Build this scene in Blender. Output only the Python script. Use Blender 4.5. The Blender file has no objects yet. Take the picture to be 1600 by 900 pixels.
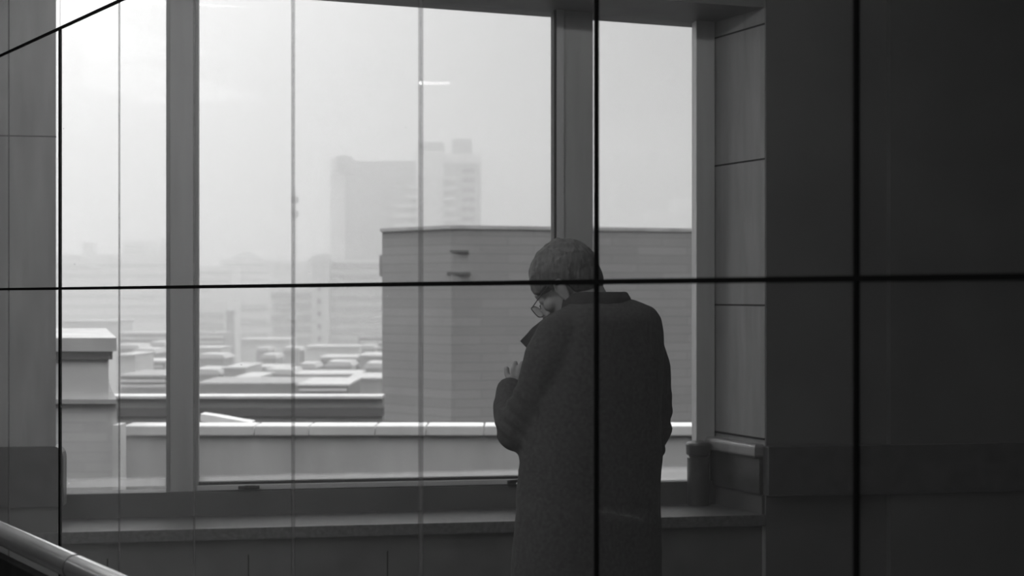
import bpy, bmesh, math, random
from mathutils import Vector, Matrix, noise

random.seed(7)
C = bpy.context.scene.collection
sc = bpy.context.scene
PI = math.pi

# ------------------------------------------------------------------ camera
F = 1600 * 50 / 36.0            # focal length in pixels
HY = 462.0                      # horizon row
CZ = 1.5                        # eye height
cam_d = bpy.data.cameras.new('camera')
cam_d.lens = 50
cam_d.sensor_width = 36
cam_d.shift_y = (HY - 450) / 1600.0
cam_d.clip_end = 3000
cam_d.dof.use_dof = True
cam_d.dof.focus_distance = 4.6
cam_d.dof.aperture_fstop = 4.8
cam = bpy.data.objects.new('camera', cam_d)
C.objects.link(cam)
cam.location = (0, 0, CZ)
cam.rotation_euler = (PI / 2, 0, 0)
sc.camera = cam

# ------------------------------------------------------------------ exposure
sc.view_settings.view_transform = 'Standard'
sc.view_settings.look = 'None'
sc.view_settings.gamma = 1
sc.view_settings.exposure = 0.12
sc.view_settings.use_curve_mapping = False
sc.cycles.volume_bounces = 2
sc.cycles.max_bounces = 10
sc.cycles.transparent_max_bounces = 32
sc.cycles.caustics_reflective = False
sc.cycles.caustics_refractive = False

# ------------------------------------------------------------------ world: bright hazy overcast, added glow at left stands in for the polished wall's falloff
SKY_BASE, SKY_GLOW, SKY_ZEN, SKY_LOW = 0.06, 2.35, 3.4, 0.3
w = bpy.data.worlds.new('hazy_sky')
sc.world = w
w.use_nodes = True
nt = w.node_tree
nt.nodes.clear()
def N(t, **k):
    n = nt.nodes.new(t)
    for a, b in k.items():
        setattr(n, a, b)
    return n
def mth(op, a, b=None, clamp=False):
    n = nt.nodes.new('ShaderNodeMath'); n.operation = op; n.use_clamp = clamp
    for i, v in enumerate((a, b)):
        if v is None: continue
        if isinstance(v, (int, float)): n.inputs[i].default_value = v
        else: nt.links.new(v, n.inputs[i])
    return n.outputs[0]
tc = N('ShaderNodeTexCoord')
dotn = N('ShaderNodeVectorMath', operation='DOT_PRODUCT')
glow_az, glow_el = math.radians(-34), math.radians(18)
dotn.inputs[1].default_value = (math.sin(glow_az) * math.cos(glow_el), math.cos(glow_az) * math.cos(glow_el), math.sin(glow_el))
nt.links.new(tc.outputs['Generated'], dotn.inputs[0])
g = mth('POWER', mth('MAXIMUM', dotn.outputs['Value'], 0.0), 8.0)
sep = N('ShaderNodeSeparateXYZ')
nt.links.new(tc.outputs['Generated'], sep.inputs[0])
zen = mth('MULTIPLY', mth('POWER', mth('MAXIMUM', sep.outputs['Z'], 0.0), 2.0), SKY_ZEN)
low = mth('MULTIPLY', mth('MINIMUM', sep.outputs['Z'], 0.0), SKY_LOW)
tot = mth('ADD', mth('ADD', mth('MULTIPLY', g, SKY_GLOW), SKY_BASE), mth('ADD', zen, low))
bg = N('ShaderNodeBackground')
bg.inputs['Color'].default_value = (1, 1, 1, 1)
nt.links.new(tot, bg.inputs['Strength'])
out = N('ShaderNodeOutputWorld')
nt.links.new(bg.outputs[0], out.inputs[0])

# room lamps: strength of the ceiling tubes
TUBE = 42.0

# ------------------------------------------------------------------ helpers
def P(x, y, Y):
    return Vector(((x - 800) / F * Y, Y, CZ - (y - HY) / F * Y))

def mat(name, g, rough=0.6, var=0.0, scale=8.0, metal=0.0, bump=0.0, spec=0.5, stretch=None, coat=0.0):
    m = bpy.data.materials.new(name)
    m.use_nodes = True
    t = m.node_tree
    b = t.nodes['Principled BSDF']
    b.inputs['Base Color'].default_value = (g, g, g, 1)
    b.inputs['Roughness'].default_value = rough
    b.inputs['Metallic'].default_value = metal
    b.inputs['Specular IOR Level'].default_value = spec
    if coat: b.inputs['Coat Weight'].default_value = coat
    if var or bump:
        co = t.nodes.new('ShaderNodeTexCoord')
        mp = t.nodes.new('ShaderNodeMapping')
        if stretch: mp.inputs['Scale'].default_value = stretch
        ns = t.nodes.new('ShaderNodeTexNoise')
        ns.inputs['Scale'].default_value = scale
        ns.inputs['Detail'].default_value = 6
        t.links.new(co.outputs['Object'], mp.inputs[0])
        t.links.new(mp.outputs[0], ns.inputs['Vector'])
        if var:
            cr = t.nodes.new('ShaderNodeValToRGB')
            lo, hi = g * (1 - var), g * (1 + var)
            cr.color_ramp.elements[0].position = 0.3
            cr.color_ramp.elements[1].position = 0.7
            cr.color_ramp.elements[0].color = (lo, lo, lo, 1)
            cr.color_ramp.elements[1].color = (hi, hi, hi, 1)
            t.links.new(ns.outputs['Fac'], cr.inputs[0])
            t.links.new(cr.outputs[0], b.inputs['Base Color'])
        if bump:
            bp = t.nodes.new('ShaderNodeBump')
            bp.inputs['Strength'].default_value = bump
            bp.inputs['Distance'].default_value = 0.01
            t.links.new(ns.outputs['Fac'], bp.inputs['Height'])
            t.links.new(bp.outputs[0], b.inputs['Normal'])
    return m

def brick_mat(name, g, mortar, sx, sy, rough=0.85, axis='XZ', msize=0.02):
    m = bpy.data.materials.new(name)
    m.use_nodes = True
    t = m.node_tree
    b = t.nodes['Principled BSDF']
    b.inputs['Roughness'].default_value = rough
    co = t.nodes.new('ShaderNodeTexCoord')
    sp = t.nodes.new('ShaderNodeSeparateXYZ')
    cb = t.nodes.new('ShaderNodeCombineXYZ')
    add = t.nodes.new('ShaderNodeMath'); add.operation = 'ADD'
    br = t.nodes.new('ShaderNodeTexBrick')
    br.inputs['Scale'].default_value = 1
    br.inputs['Brick Width'].default_value = sx
    br.inputs['Row Height'].default_value = sy
    br.inputs['Mortar Size'].default_value = msize
    br.inputs['Color1'].default_value = (g, g, g, 1)
    br.inputs['Color2'].default_value = (g * .88, g * .88, g * .88, 1)
    br.inputs['Mortar'].default_value = (mortar, mortar, mortar, 1)
    t.links.new(co.outputs['Object'], sp.inputs[0])
    t.links.new(sp.outputs['X'], add.inputs[0]); t.links.new(sp.outputs['Y'], add.inputs[1])
    t.links.new(add.outputs[0], cb.inputs[0])
    t.links.new(sp.outputs['Z'], cb.inputs[1])
    t.links.new(cb.outputs[0], br.inputs['Vector'])
    ns = t.nodes.new('ShaderNodeTexNoise'); ns.inputs['Scale'].default_value = 0.6; ns.inputs['Detail'].default_value = 8
    t.links.new(co.outputs['Object'], ns.inputs['Vector'])
    mr = t.nodes.new('ShaderNodeMapRange')
    mr.inputs['To Min'].default_value = 0.8; mr.inputs['To Max'].default_value = 1.2
    t.links.new(ns.outputs['Fac'], mr.inputs[0])
    mx = t.nodes.new('ShaderNodeVectorMath'); mx.operation = 'SCALE'
    t.links.new(br.outputs['Color'], mx.inputs[0]); t.links.new(mr.outputs[0], mx.inputs['Scale'])
    t.links.new(mx.outputs[0], b.inputs['Base Color'])
    return m

def glass_mat(name, tint, refl, haze, dust_z=None, haze_col=0.8, ior=1.5):
    """clear pane: straight-through tint + Fresnel gloss + an even scattering film: slight dirt plus painted-in veil light"""
    m = bpy.data.materials.new(name)
    m.use_nodes = True
    t = m.node_tree
    t.nodes.clear()
    o = t.nodes.new('ShaderNodeOutputMaterial')
    tr = t.nodes.new('ShaderNodeBsdfTransparent'); tr.inputs[0].default_value = (tint, tint, tint, 1)
    gl = t.nodes.new('ShaderNodeBsdfGlossy'); gl.inputs['Roughness'].default_value = 0.02
    fr = t.nodes.new('ShaderNodeFresnel'); fr.inputs['IOR'].default_value = ior
    ml = t.nodes.new('ShaderNodeMath'); ml.operation = 'MULTIPLY'; ml.inputs[1].default_value = refl
    ge = t.nodes.new('ShaderNodeNewGeometry')      # only the outer faces of a pane mirror
    inv = t.nodes.new('ShaderNodeMath'); inv.operation = 'SUBTRACT'; inv.inputs[0].default_value = 1
    t.links.new(ge.outputs['Backfacing'], inv.inputs[1])
    m0 = t.nodes.new('ShaderNodeMath'); m0.operation = 'MULTIPLY'
    t.links.new(fr.outputs[0], m0.inputs[0]); t.links.new(inv.outputs[0], m0.inputs[1])
    t.links.new(m0.outputs[0], ml.inputs[0])
    mx = t.nodes.new('ShaderNodeMixShader')
    t.links.new(ml.outputs[0], mx.inputs[0]); t.links.new(tr.outputs[0], mx.inputs[1]); t.links.new(gl.outputs[0], mx.inputs[2])
    tl = t.nodes.new('ShaderNodeBsdfTranslucent'); tl.inputs[0].default_value = (haze_col, haze_col, haze_col, 1)
    mh = t.nodes.new('ShaderNodeMixShader'); mh.inputs[0].default_value = haze
    t.links.new(mx.outputs[0], mh.inputs[1]); t.links.new(tl.outputs[0], mh.inputs[2])
    if dust_z is not None:
        # settled dust along the bottom edge, plus rare specks
        z0, z1 = dust_z
        co = t.nodes.new('ShaderNodeTexCoord')
        sp = t.nodes.new('ShaderNodeSeparateXYZ'); t.links.new(co.outputs['Object'], sp.inputs[0])
        ns = t.nodes.new('ShaderNodeTexNoise'); ns.inputs['Scale'].default_value = 9; ns.inputs['Detail'].default_value = 8
        t.links.new(co.outputs['Object'], ns.inputs['Vector'])
        sc1 = t.nodes.new('ShaderNodeMath'); sc1.operation = 'MULTIPLY_ADD'
        sc1.inputs[1].default_value = -0.02; t.links.new(ns.outputs['Fac'], sc1.inputs[0]); t.links.new(sp.outputs['Z'], sc1.inputs[2])
        mr = t.nodes.new('ShaderNodeMapRange'); mr.interpolation_type = 'SMOOTHSTEP'
        mr.inputs['From Min'].default_value = z0; mr.inputs['From Max'].default_value = z1
        mr.inputs['To Min'].default_value = 0.42; mr.inputs['To Max'].default_value = haze
        t.links.new(sc1.outputs[0], mr.inputs[0])
        vo = t.nodes.new('ShaderNodeTexVoronoi'); vo.inputs['Scale'].default_value = 7
        t.links.new(co.outputs['Object'], vo.inputs['Vector'])
        lt = t.nodes.new('ShaderNodeMath'); lt.operation = 'LESS_THAN'; lt.inputs[1].default_value = 0.022
        t.links.new(vo.outputs['Distance'], lt.inputs[0])
        mm = t.nodes.new('ShaderNodeMath'); mm.operation = 'MULTIPLY_ADD'; mm.inputs[1].default_value = 0.5
        t.links.new(lt.outputs[0], mm.inputs[0]); t.links.new(mr.outputs[0], mm.inputs[2])
        t.links.new(mm.outputs[0], mh.inputs[0])
    t.links.new(mh.outputs[0], o.inputs[0])
    return m

def emit_mat(name, s):
    m = bpy.data.materials.new(name)
    m.use_nodes = True
    t = m.node_tree; t.nodes.clear()
    o = t.nodes.new('ShaderNodeOutputMaterial'); e = t.nodes.new('ShaderNodeEmission')
    e.inputs['Strength'].default_value = s
    t.links.new(e.outputs[0], o.inputs[0])
    return m

def add_box(bm, x0, x1, y0, y1, z0, z1, bev=0.0, M=None):
    vs = [bm.verts.new((x, y, z)) for x in (x0, x1) for y in (y0, y1) for z in (z0, z1)]
    idx = [(0, 1, 3, 2), (4, 6, 7, 5), (0, 4, 5, 1), (2, 3, 7, 6), (0, 2, 6, 4), (1, 5, 7, 3)]
    fs = [bm.faces.new([vs[i] for i in f]) for f in idx]
    if bev:
        es = list({e for f in fs for e in f.edges})
        r = bmesh.ops.bevel(bm, geom=es, offset=bev, segments=2, profile=0.7, affect='EDGES')
        vs = list({v for f in r['faces'] for v in f.verts} | {v for v in vs if v.is_valid})
    if M is not None:
        bmesh.ops.transform(bm, matrix=M, verts=[v for v in vs if v.is_valid])

def add_prism(bm, pts, y0, y1, M=None):
    """pts: outline in (x, z), extruded in y"""
    a = [bm.verts.new((p[0], y0, p[1])) for p in pts]
    b = [bm.verts.new((p[0], y1, p[1])) for p in pts]
    n = len(pts)
    bm.faces.new(a); bm.faces.new(b[::-1])
    for i in range(n):
        bm.faces.new((a[i], b[i], b[(i + 1) % n], a[(i + 1) % n]))
    if M is not None:
        bmesh.ops.transform(bm, matrix=M, verts=a + b)

def add_plan(bm, pts, z0, z1):
    """pts: outline in plan (x, y), extruded in z"""
    a = [bm.verts.new((p[0], p[1], z0)) for p in pts]
    b = [bm.verts.new((p[0], p[1], z1)) for p in pts]
    n = len(pts)
    bm.faces.new(a); bm.faces.new(b[::-1])
    for i in range(n):
        bm.faces.new((a[i], b[i], b[(i + 1) % n], a[(i + 1) % n]))

def add_limb(bm, pts, rads, seg=14, cap=4):
    """tapering tube through pts with rounded ends"""
    pts = [Vector(p) for p in pts]
    d0 = (pts[1] - pts[0]).normalized(); d1 = (pts[-1] - pts[-2]).normalized()
    P2, R2, D2 = [], [], []
    for k in range(cap, 0, -1):
        a = k / cap * PI / 2 * 0.98
        P2.append(pts[0] - d0 * math.sin(a) * rads[0]); R2.append(math.cos(a) * rads[0]); D2.append(d0)
    for i, p in enumerate(pts):
        if i == 0: d = d0
        elif i == len(pts) - 1: d = d1
        else: d = ((pts[i + 1] - p).normalized() + (p - pts[i - 1]).normalized()).normalized()
        P2.append(p); R2.append(rads[i]); D2.append(d)
    for k in range(1, cap + 1):
        a = k / cap * PI / 2 * 0.98
        P2.append(pts[-1] + d1 * math.sin(a) * rads[-1]); R2.append(math.cos(a) * rads[-1]); D2.append(d1)
    up = Vector((0, 0, 1)) if abs(d0.z) < 0.9 else Vector((1, 0, 0))
    rings = []
    u = (up - d0 * up.dot(d0)).normalized()
    for p, r, d in zip(P2, R2, D2):
        u = (u - d * u.dot(d)).normalized(); v = d.cross(u)
        rings.append([bm.verts.new(p + (u * math.cos(2 * PI * i / seg) + v * math.sin(2 * PI * i / seg)) * r) for i in range(seg)])
    for a, b in zip(rings, rings[1:]):
        for i in range(seg):
            bm.faces.new((a[i], a[(i + 1) % seg], b[(i + 1) % seg], b[i]))
    bm.faces.new(rings[0][::-1]); bm.faces.new(rings[-1])

def add_loft(bm, rings):
    vr = [[bm.verts.new(p) for p in r] for r in rings]
    n = len(rings[0])
    for a, b in zip(vr, vr[1:]):
        for i in range(n):
            bm.faces.new((a[i], a[(i + 1) % n], b[(i + 1) % n], b[i]))
    bm.faces.new(vr[0][::-1]); bm.faces.new(vr[-1])

def add_ball(bm, M, r, seg=20, rings=14):
    x = bmesh.ops.create_uvsphere(bm, u_segments=seg, v_segments=rings, radius=1)
    bmesh.ops.transform(bm, matrix=M @ Matrix.Diagonal((r[0], r[1], r[2], 1)), verts=x['verts'])

def obj(name, bm, m, parent=None, smooth=False, M=None):
    bmesh.ops.recalc_face_normals(bm, faces=bm.faces[:])
    me = bpy.data.meshes.new(name)
    bm.to_mesh(me); bm.free()
    if m: me.materials.append(m)
    if smooth:
        for p in me.polygons: p.use_smooth = True
    o = bpy.data.objects.new(name, me)
    C.objects.link(o)
    if M is not None: o.matrix_world = M
    if parent: o.parent = parent
    return o

def remeshed(o, voxel, it=4):
    md = o.modifiers.new('r', 'REMESH'); md.mode = 'VOXEL'; md.voxel_size = voxel; md.use_smooth_shade = True
    ms = o.modifiers.new('s', 'SMOOTH'); ms.iterations = it; ms.factor = 0.5
    dg = bpy.context.evaluated_depsgraph_get()
    me = bpy.data.meshes.new_from_object(o.evaluated_get(dg))
    o.modifiers.clear()
    old = o.data; mats = [s for s in old.materials]
    o.data = me
    me.materials.clear()
    for s in mats: me.materials.append(s)
    for p in me.polygons: p.use_smooth = True
    return o

def tag(o, label=None, cat=None, group=None, kind=None):
    if label: o['label'] = label
    if cat: o['category'] = cat
    if group: o['group'] = group
    if kind: o['kind'] = kind
    return o

def thing(name, label, cat, loc=(0, 0, 0), rz=0, group=None, kind=None):
    o = bpy.data.objects.new(name, None)
    C.objects.link(o)
    o.location = loc; o.rotation_euler = (0, 0, rz)
    return tag(o, label, cat, group, kind)

def B(fn, *a, **k):
    bm = bmesh.new(); fn(bm, *a, **k); return bm

# ------------------------------------------------------------------ materials
m_stone = mat('granite_wall', 0.12, 0.45, 0.18, 5, spec=0.4)
m_stone_l = mat('granite_pale', 0.30, 0.4, 0.15, 5, spec=0.4, stretch=(3, 3, .5))
m_dark = mat('dark_plaster', 0.10, 0.6, 0.15, 2)
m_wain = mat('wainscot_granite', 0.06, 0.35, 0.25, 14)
m_sill = mat('sill_stone', 0.10, 0.5, 0.3, 60)
m_alu = mat('window_aluminium', 0.46, 0.45, 0.12, 3, stretch=(4, 4, .4))
m_aludk = mat('window_dark_gasket', 0.03, 0.7)
m_track = mat('window_track', 0.55, 0.4)
m_joint = mat('black_joint', 0.006, 0.7)
m_seal = mat('panel_seal', 0.006, 0.9, spec=0.0)
m_steel = mat('brushed_steel', 1.0, 0.26, 0.12, 6, metal=1.0, bump=0.05, stretch=(1, 1, 3))
m_bal = mat('black_balustrade', 0.008, 0.8, 0.3, 6, stretch=(6, 6, .3), spec=0.1)
m_floor = mat('floor_stone', 0.06, 0.3, 0.15, 4)
m_ceil = mat('ceiling_paint', 0.35, 0.8)
m_partition = glass_mat('partition_glass', 0.965, 0.1, 0.12)  # scatter put in as a veil of light lifting the darks behind
m_lens = glass_mat('spectacle_lens', 0.97, 1.0, 0.45)  # strong scatter imitates the bright glint on the lens
m_clear = glass_mat('clear_silicone', 0.78, 0.3, 0.05)
m_pane = glass_mat('window_glass', 0.985, 0.4, 0.03, dust_z=(0.664, 0.692))

# ------------------------------------------------------------------ the window wall, drawn in its own frame (u along, w towards the room is negative, z up)
TILT = math.radians(9)
WY = 6.6
WM = Matrix.Translation((0, WY, 0)) @ Matrix.Rotation(TILT, 4, 'Z')
def U(x, w=0.0):
    """position along the wall plane (offset w) under picture column x"""
    k = (x - 800) / F
    # point (u cosT - w sinT, WY + u sinT + w cosT); X = kY
    c, s = math.cos(TILT), math.sin(TILT)
    return (k * (WY + w * c) + w * s) / (c - k * s)
def ZW(x, y, w=0.0):
    u = U(x, w)
    Y = WY + u * math.sin(TILT) + w * math.cos(TILT)
    return CZ - (y - HY) / F * Y

W0 = -0.42          # room face of the wall
ZT = ZW(862, 8, W0)  # soffit of the recess
ZS = ZW(400, 800, 0)  # sill top
CEIL = 3.2
_ua, _ub = U(655, -.05), U(1195, -.2)
_za, _zb = ZW(655, 0, -.05), ZW(1195, 29, -.2)
def zh(u):
    return min(_za + (_zb - _za) * (u - _ua) / (_ub - _ua), CEIL - .03)
ZT = CEIL - .05

def wbox(bm, u0, u1, w0, w1, z0, z1, bev=0.0):
    add_box(bm, u0, u1, w0, w1, z0, z1, bev, WM)

# structure -------------------------------------------------------
RX0, RX1, RY0, RY1 = -4.6, 5.0, -2.6, 7.4
floor = tag(obj('floor', B(add_box, RX0, RX1 + .2, RY0, 7.6, -0.12, 0), m_floor), kind='structure')
ceil = tag(obj('ceiling', B(add_box, RX0, RX1 + .2, RY0, 7.6, CEIL, CEIL + .12), m_ceil), kind='structure')
tag(obj('wall_left', B(add_box, RX0 - .12, RX0, RY0, 7.6, 0, CEIL), m_dark), kind='structure')
tag(obj('wall_right', B(add_box, RX1, RX1 + .12, RY0, 7.6, 0, CEIL), m_dark), kind='structure')
tag(obj('wall_rear', B(add_box, RX0, RX1, RY0 - .12, RY0, 0, CEIL), m_dark), kind='structure')

# window wall: below the window, above it, and to both sides
uL, uJ = U(80), U(1110)              # outer edges of the window frame
u_rev = U(1195, W0)                  # near edge of the right reveal
bm = bmesh.new()
wbox(bm, -4.7, u_rev + 0.02, W0 + .02, 0.12, 0, ZS - 0.05)        # breast wall
add_prism(bm, [(-4.7, zh(-4.7)), (uJ + .05, zh(uJ + .05)), (5.1, zh(uJ + .05)), (5.1, CEIL), (-4.7, CEIL)], W0, 0.12, WM)   # lintel and wall above, its head falling slightly to the right
wbox(bm, -4.7, U(66), W0 + .12, 0.12, ZS - .05, ZT)               # left of the window
wall = tag(obj('wall_back', bm, m_stone), kind='structure')
# right reveal and wall as one splayed block
bm = bmesh.new()
pts = [(uJ, 0.0), (u_rev, W0), (5.1, W0), (5.1, 0.12), (uJ, 0.12)]
add_plan(bm, pts, 0, ZT)
bmesh.ops.transform(bm, matrix=WM, verts=bm.verts[:])
rev = tag(obj('wall_reveal', bm, m_stone_l), kind='structure')
# right wall face cladding (darker) + step nearer the camera
bm = bmesh.new()
wbox(bm, u_rev + .004, U(1390, W0), W0 - .012, W0 - .001, 0, CEIL - .01)
face = obj('cladding_panel', bm, m_dark, rev)
bm = bmesh.new()
us = U(1392, W0 - .06)
wbox(bm, us, 5.0, W0 - .06, W0 - .001, 0, CEIL - .01)
obj('cladding_panel', bm, m_dark, rev)
# tile seams on the reveal: thin dark joints lying in the surface
def rp(t, z, off=0.0):
    a = Vector((uJ, 0.0)); b = Vector((u_rev, W0)); d = (b - a).normalized(); n = Vector((d.y, -d.x))
    p = a.lerp(b, t) + n * off
    return (WM @ Vector((p.x, p.y, z)))
d_n = 1
a_ = Vector((uJ, 0.0)); b_ = Vector((u_rev, W0)); dd = (b_ - a_).normalized(); nn = Vector((dd.y, -dd.x))
if nn.x > 0: nn = -nn
def rstrip(bm, t0, t1, z0, z1, off0, off1):
    ps = []
    for (t, o) in ((t0, off0), (t1, off0), (t1, off1), (t0, off1)):
        p = a_.lerp(b_, t) + nn * o
        ps.append((p.x, p.y))
    add_plan(bm, ps, z0, z1)
for yy in (37, 248, 477):
    bm = bmesh.new()
    z = ZW(1195, yy, W0)
    rstrip(bm, 0.0, 1.0, z - .004, z + .004, -.004, .0015)
    bmesh.ops.transform(bm, matrix=WM, verts=bm.verts[:])
    obj('tile_joint', bm, m_joint, rev)

# wainscot on the right: rounded cap, panel, base, returning across the reveal and along the wall
z_cap = ZW(1195, 694, W0)
z_cb = ZW(1195, 716, W0)
z_pb = ZW(1195, 772, W0)
z_bb = ZW(1195, 800, W0)
tr = thing('trim_1', None, None, kind='structure')
def wain_strip(name, z0, z1, off, m, bev=0.0, t0=-.02, t1=1.0):
    bm = bmesh.new()
    rstrip(bm, t0, t1, z0, z1, -.01, off)
    bmesh.ops.transform(bm, matrix=WM, verts=bm.verts[:])
    if bev:
        es = [e for e in bm.edges if abs(e.verts[0].co.z - e.verts[1].co.z) < 1e-5]
        bmesh.ops.bevel(bm, geom=es, offset=bev, segments=4, profile=0.5, affect='EDGES')
    return obj(name, bm, m, tr, smooth=False)
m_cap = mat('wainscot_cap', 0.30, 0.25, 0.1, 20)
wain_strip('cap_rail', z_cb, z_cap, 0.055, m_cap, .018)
wain_strip('panel', z_pb, z_cb, 0.03, m_wain)
wain_strip('base_panel', ZS - .0, z_pb, 0.015, m_stone)
bm = bmesh.new(); rstrip(bm, 0, 1.0, z_cap + .018, z_cap + .026, -.003, .006)
bmesh.ops.transform(bm, matrix=WM, verts=bm.verts[:]); obj('cap_joint', bm, m_joint, tr)  # dark joint strip just above the cap rail
# rounded wainscot end standing beside the window jamb (the turned post with a cap)
def post_profile(cx, cw, r, z0, z1, zc):
    pass
pu = U(1091, -.10)
bm = bmesh.new()
def lathe(bm, cx, cy, prof, seg=28):
    rs = [[(cx + r * math.cos(2 * PI * i / seg), cy + r * math.sin(2 * PI * i / seg), z) for i in range(seg)] for r, z in prof]
    add_loft(bm, rs)
zc1 = ZW(1080, 690, -.1); zc0 = ZW(1080, 711, -.1)
lathe(bm, pu, -.10, [(.052, ZS - .02), (.052, zc0 - .012), (.046, zc0 - .006), (.046, zc0 - .002), (.056, zc0 + .004), (.058, zc1 - .014), (.054, zc1 - .005), (.044, zc1)])
bmesh.ops.transform(bm, matrix=WM, verts=bm.verts[:])
obj('rounded_end', bm, m_wain, tr, smooth=False)
bm = bmesh.new()
wbox(bm, u_rev - .012, 5.0, W0 - .085, W0 - .005, z_pb, z_cap - .005, .01)
obj('panel', bm, m_wain, tr)

# left pilaster (its side face is turned away) with its own wainscot and base
zl = ZW(60, 697, W0)
zl2 = ZW(60, 790, W0)
zl3 = ZW(60, 823, W0)
pil = thing('wall_pilaster', None, None, kind='structure')
ue = U(87.5, W0)
bm = bmesh.new()
add_plan(bm, [(-4.6, W0), (ue, W0), (ue - .10, W0 + .2), (-4.6, W0 + .2)], zl - .02, CEIL)
bmesh.ops.transform(bm, matrix=WM, verts=bm.verts[:])
obj('shaft', bm, m_stone_l, pil)
for yy in (213,):
    bm = bmesh.new(); z = ZW(60, yy, W0); wbox(bm, -4.6, ue, W0 - .0015, W0 + .01, z - .003, z + .003); obj('tile_joint', bm, m_dark, pil)
bm = bmesh.new()
# wainscot with a quarter-round nose at its free end
un = U(99, W0 - .03)
prof = [(-4.6, zl2)]
prof += [(un, zl2), (un, zl - .05)]
for k in range(1, 7):
    a = k / 6 * PI / 2
    prof.append((un - .04 + .04 * math.cos(a), zl - .05 + .05 * math.sin(a)))
prof.append((-4.6, zl))
add_prism(bm, prof, W0 - .03, W0 + .06)
bmesh.ops.transform(bm, matrix=WM, verts=bm.verts[:])
obj('wainscot', bm, m_wain, pil)
bm = bmesh.new()
add_plan(bm, [(-4.6, W0 - .01), (U(91, W0), W0 - .01), (U(91, W0) - .05, W0 + .1), (-4.6, W0 + .1)], 0, zl2)
bmesh.ops.transform(bm, matrix=WM, verts=bm.verts[:])
obj('base', bm, m_stone, pil)

# sill stone
bm = bmesh.new()
wbox(bm, U(66), u_rev + .0, W0 - .015, -.07, ZS - .05, ZS, .006)
tag(obj('trim_2', bm, m_sill), kind='structure')
# cladding joints on the breast wall
for x in (167, 388, 606):
    bm = bmesh.new(); u = U(x, W0); wbox(bm, u - .003, u + .003, W0 + .0185, W0 + .03, 0, ZS - .12); obj('tile_joint', bm, m_joint, wall)

# ------------------------------------------------------------------ window_1: aluminium frame, three lights
win = thing('window_1', None, None, kind='structure')
FR0, FR1 = -.05, .03      # frame depth
def frame(name, x0, x1, z0, z1, m=m_alu, w0=FR0, w1=FR1, bev=.004):
    bm = bmesh.new(); wbox(bm, U(x0), U(x1), w0, w1, z0, z1, bev); return obj(name, bm, m, win)
zb_l, zb_c, zb_r = ZW(180, 760), ZW(560, 747), ZW(1055, 749)
frame('frame_rail', 66, 1112, ZS - .05, ZW(600, 759), m_dark, -.07, .05)
frame('frame_post', 66, 84, ZS, ZT)
m1 = frame('mullion', 261, 309.5, ZS, ZT)
bm = bmesh.new(); wbox(bm, U(261.2), U(267), FR0 - .006, FR0 + .01, ZS, ZT); wbox(bm, U(306), U(311), FR0 - .004, FR1, ZS + .1, ZT); obj('glazing_bead', bm, m_stone_l, m1)
m2 = frame('mullion', 864, 923, ZS, ZT)
bm = bmesh.new(); wbox(bm, U(866), U(877), FR0 - .012, FR0 + .01, ZS, ZT); obj('glazing_bead', bm, m_track, m2)
bm = bmesh.new(); wbox(bm, U(862.5), U(866.2), FR0 - .004, FR1, ZS, ZT); obj('gasket', bm, m_aludk, m2)
frame('frame_post', 1083.5, 1112, ZS, ZT, m_alu)
# sash rails
bm = bmesh.new(); wbox(bm, U(309), U(864), -.045, .02, zb_c - .012, zb_c); g1 = obj('gasket', bm, m_aludk, win)
bm = bmesh.new(); wbox(bm, U(309), U(864), -.062, .02, ZW(600, 758), zb_c - .012, .003); obj('sash_rail', bm, m_track, win)
bm = bmesh.new(); wbox(bm, U(923), U(1084), -.045, .02, ZW(600, 759), zb_r); obj('sash_rail', bm, m_alu, win)
for (x0, x1, z0) in ((84, 261.5, ZW(180, 760.5)), (309.5, 864, zb_c - .004), (922.5, 1084, zb_r - .004)):
    bm = bmesh.new(); wbox(bm, U(x0), U(x1), -.012, -.006, z0, ZT); obj('pane', bm, m_pane, win)
# latches on the rail
bm = bmesh.new()
zz = ZW(390, 757)
wbox(bm, U(373), U(406), -.085, -.06, zz - .010, zz + .004, .003); wbox(bm, U(383), U(400), -.095, -.08, zz - .004, zz + .008, .003)
obj('latch', bm, m_aludk, win)
bm = bmesh.new()
zz = ZW(800, 751)
wbox(bm, U(789), U(812), -.085, -.06, zz - .014, zz + .012, .006)
add_limb(bm, [WM @ Vector((U(793), -.092, zz + .010)), WM @ Vector((U(806), -.094, zz + .014))], [.006, .005], 10, 3)
obj('latch', bm, m_aludk, win, smooth=True)
bm = bmesh.new(); add_ball(bm, Matrix.Translation(WM @ Vector((U(803), -.088, zz - .002))), (.006, .004, .006), 12, 8); obj('screw', bm, m_steel, win, smooth=True)

# ------------------------------------------------------------------ see-through glazed partition standing in for a polished mirroring wall, receding to the left
XV, DK = -812.0, 4455.0
def part_pt(x, z=0.0):
    Y = DK / (x - XV)
    return Vector(((x - 800) / F * Y, Y, z))
wd = Vector((-1612.0, F)).normalized()          # direction of recession (x, y)
p93 = part_pt(94.0)
PW = 0.59
pm = Matrix.Translation((p93.x, p93.y, 0)) @ Matrix.Rotation(math.atan2(-wd.y, -wd.x), 4, 'Z')   # local +x runs towards the camera (picture right)
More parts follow.
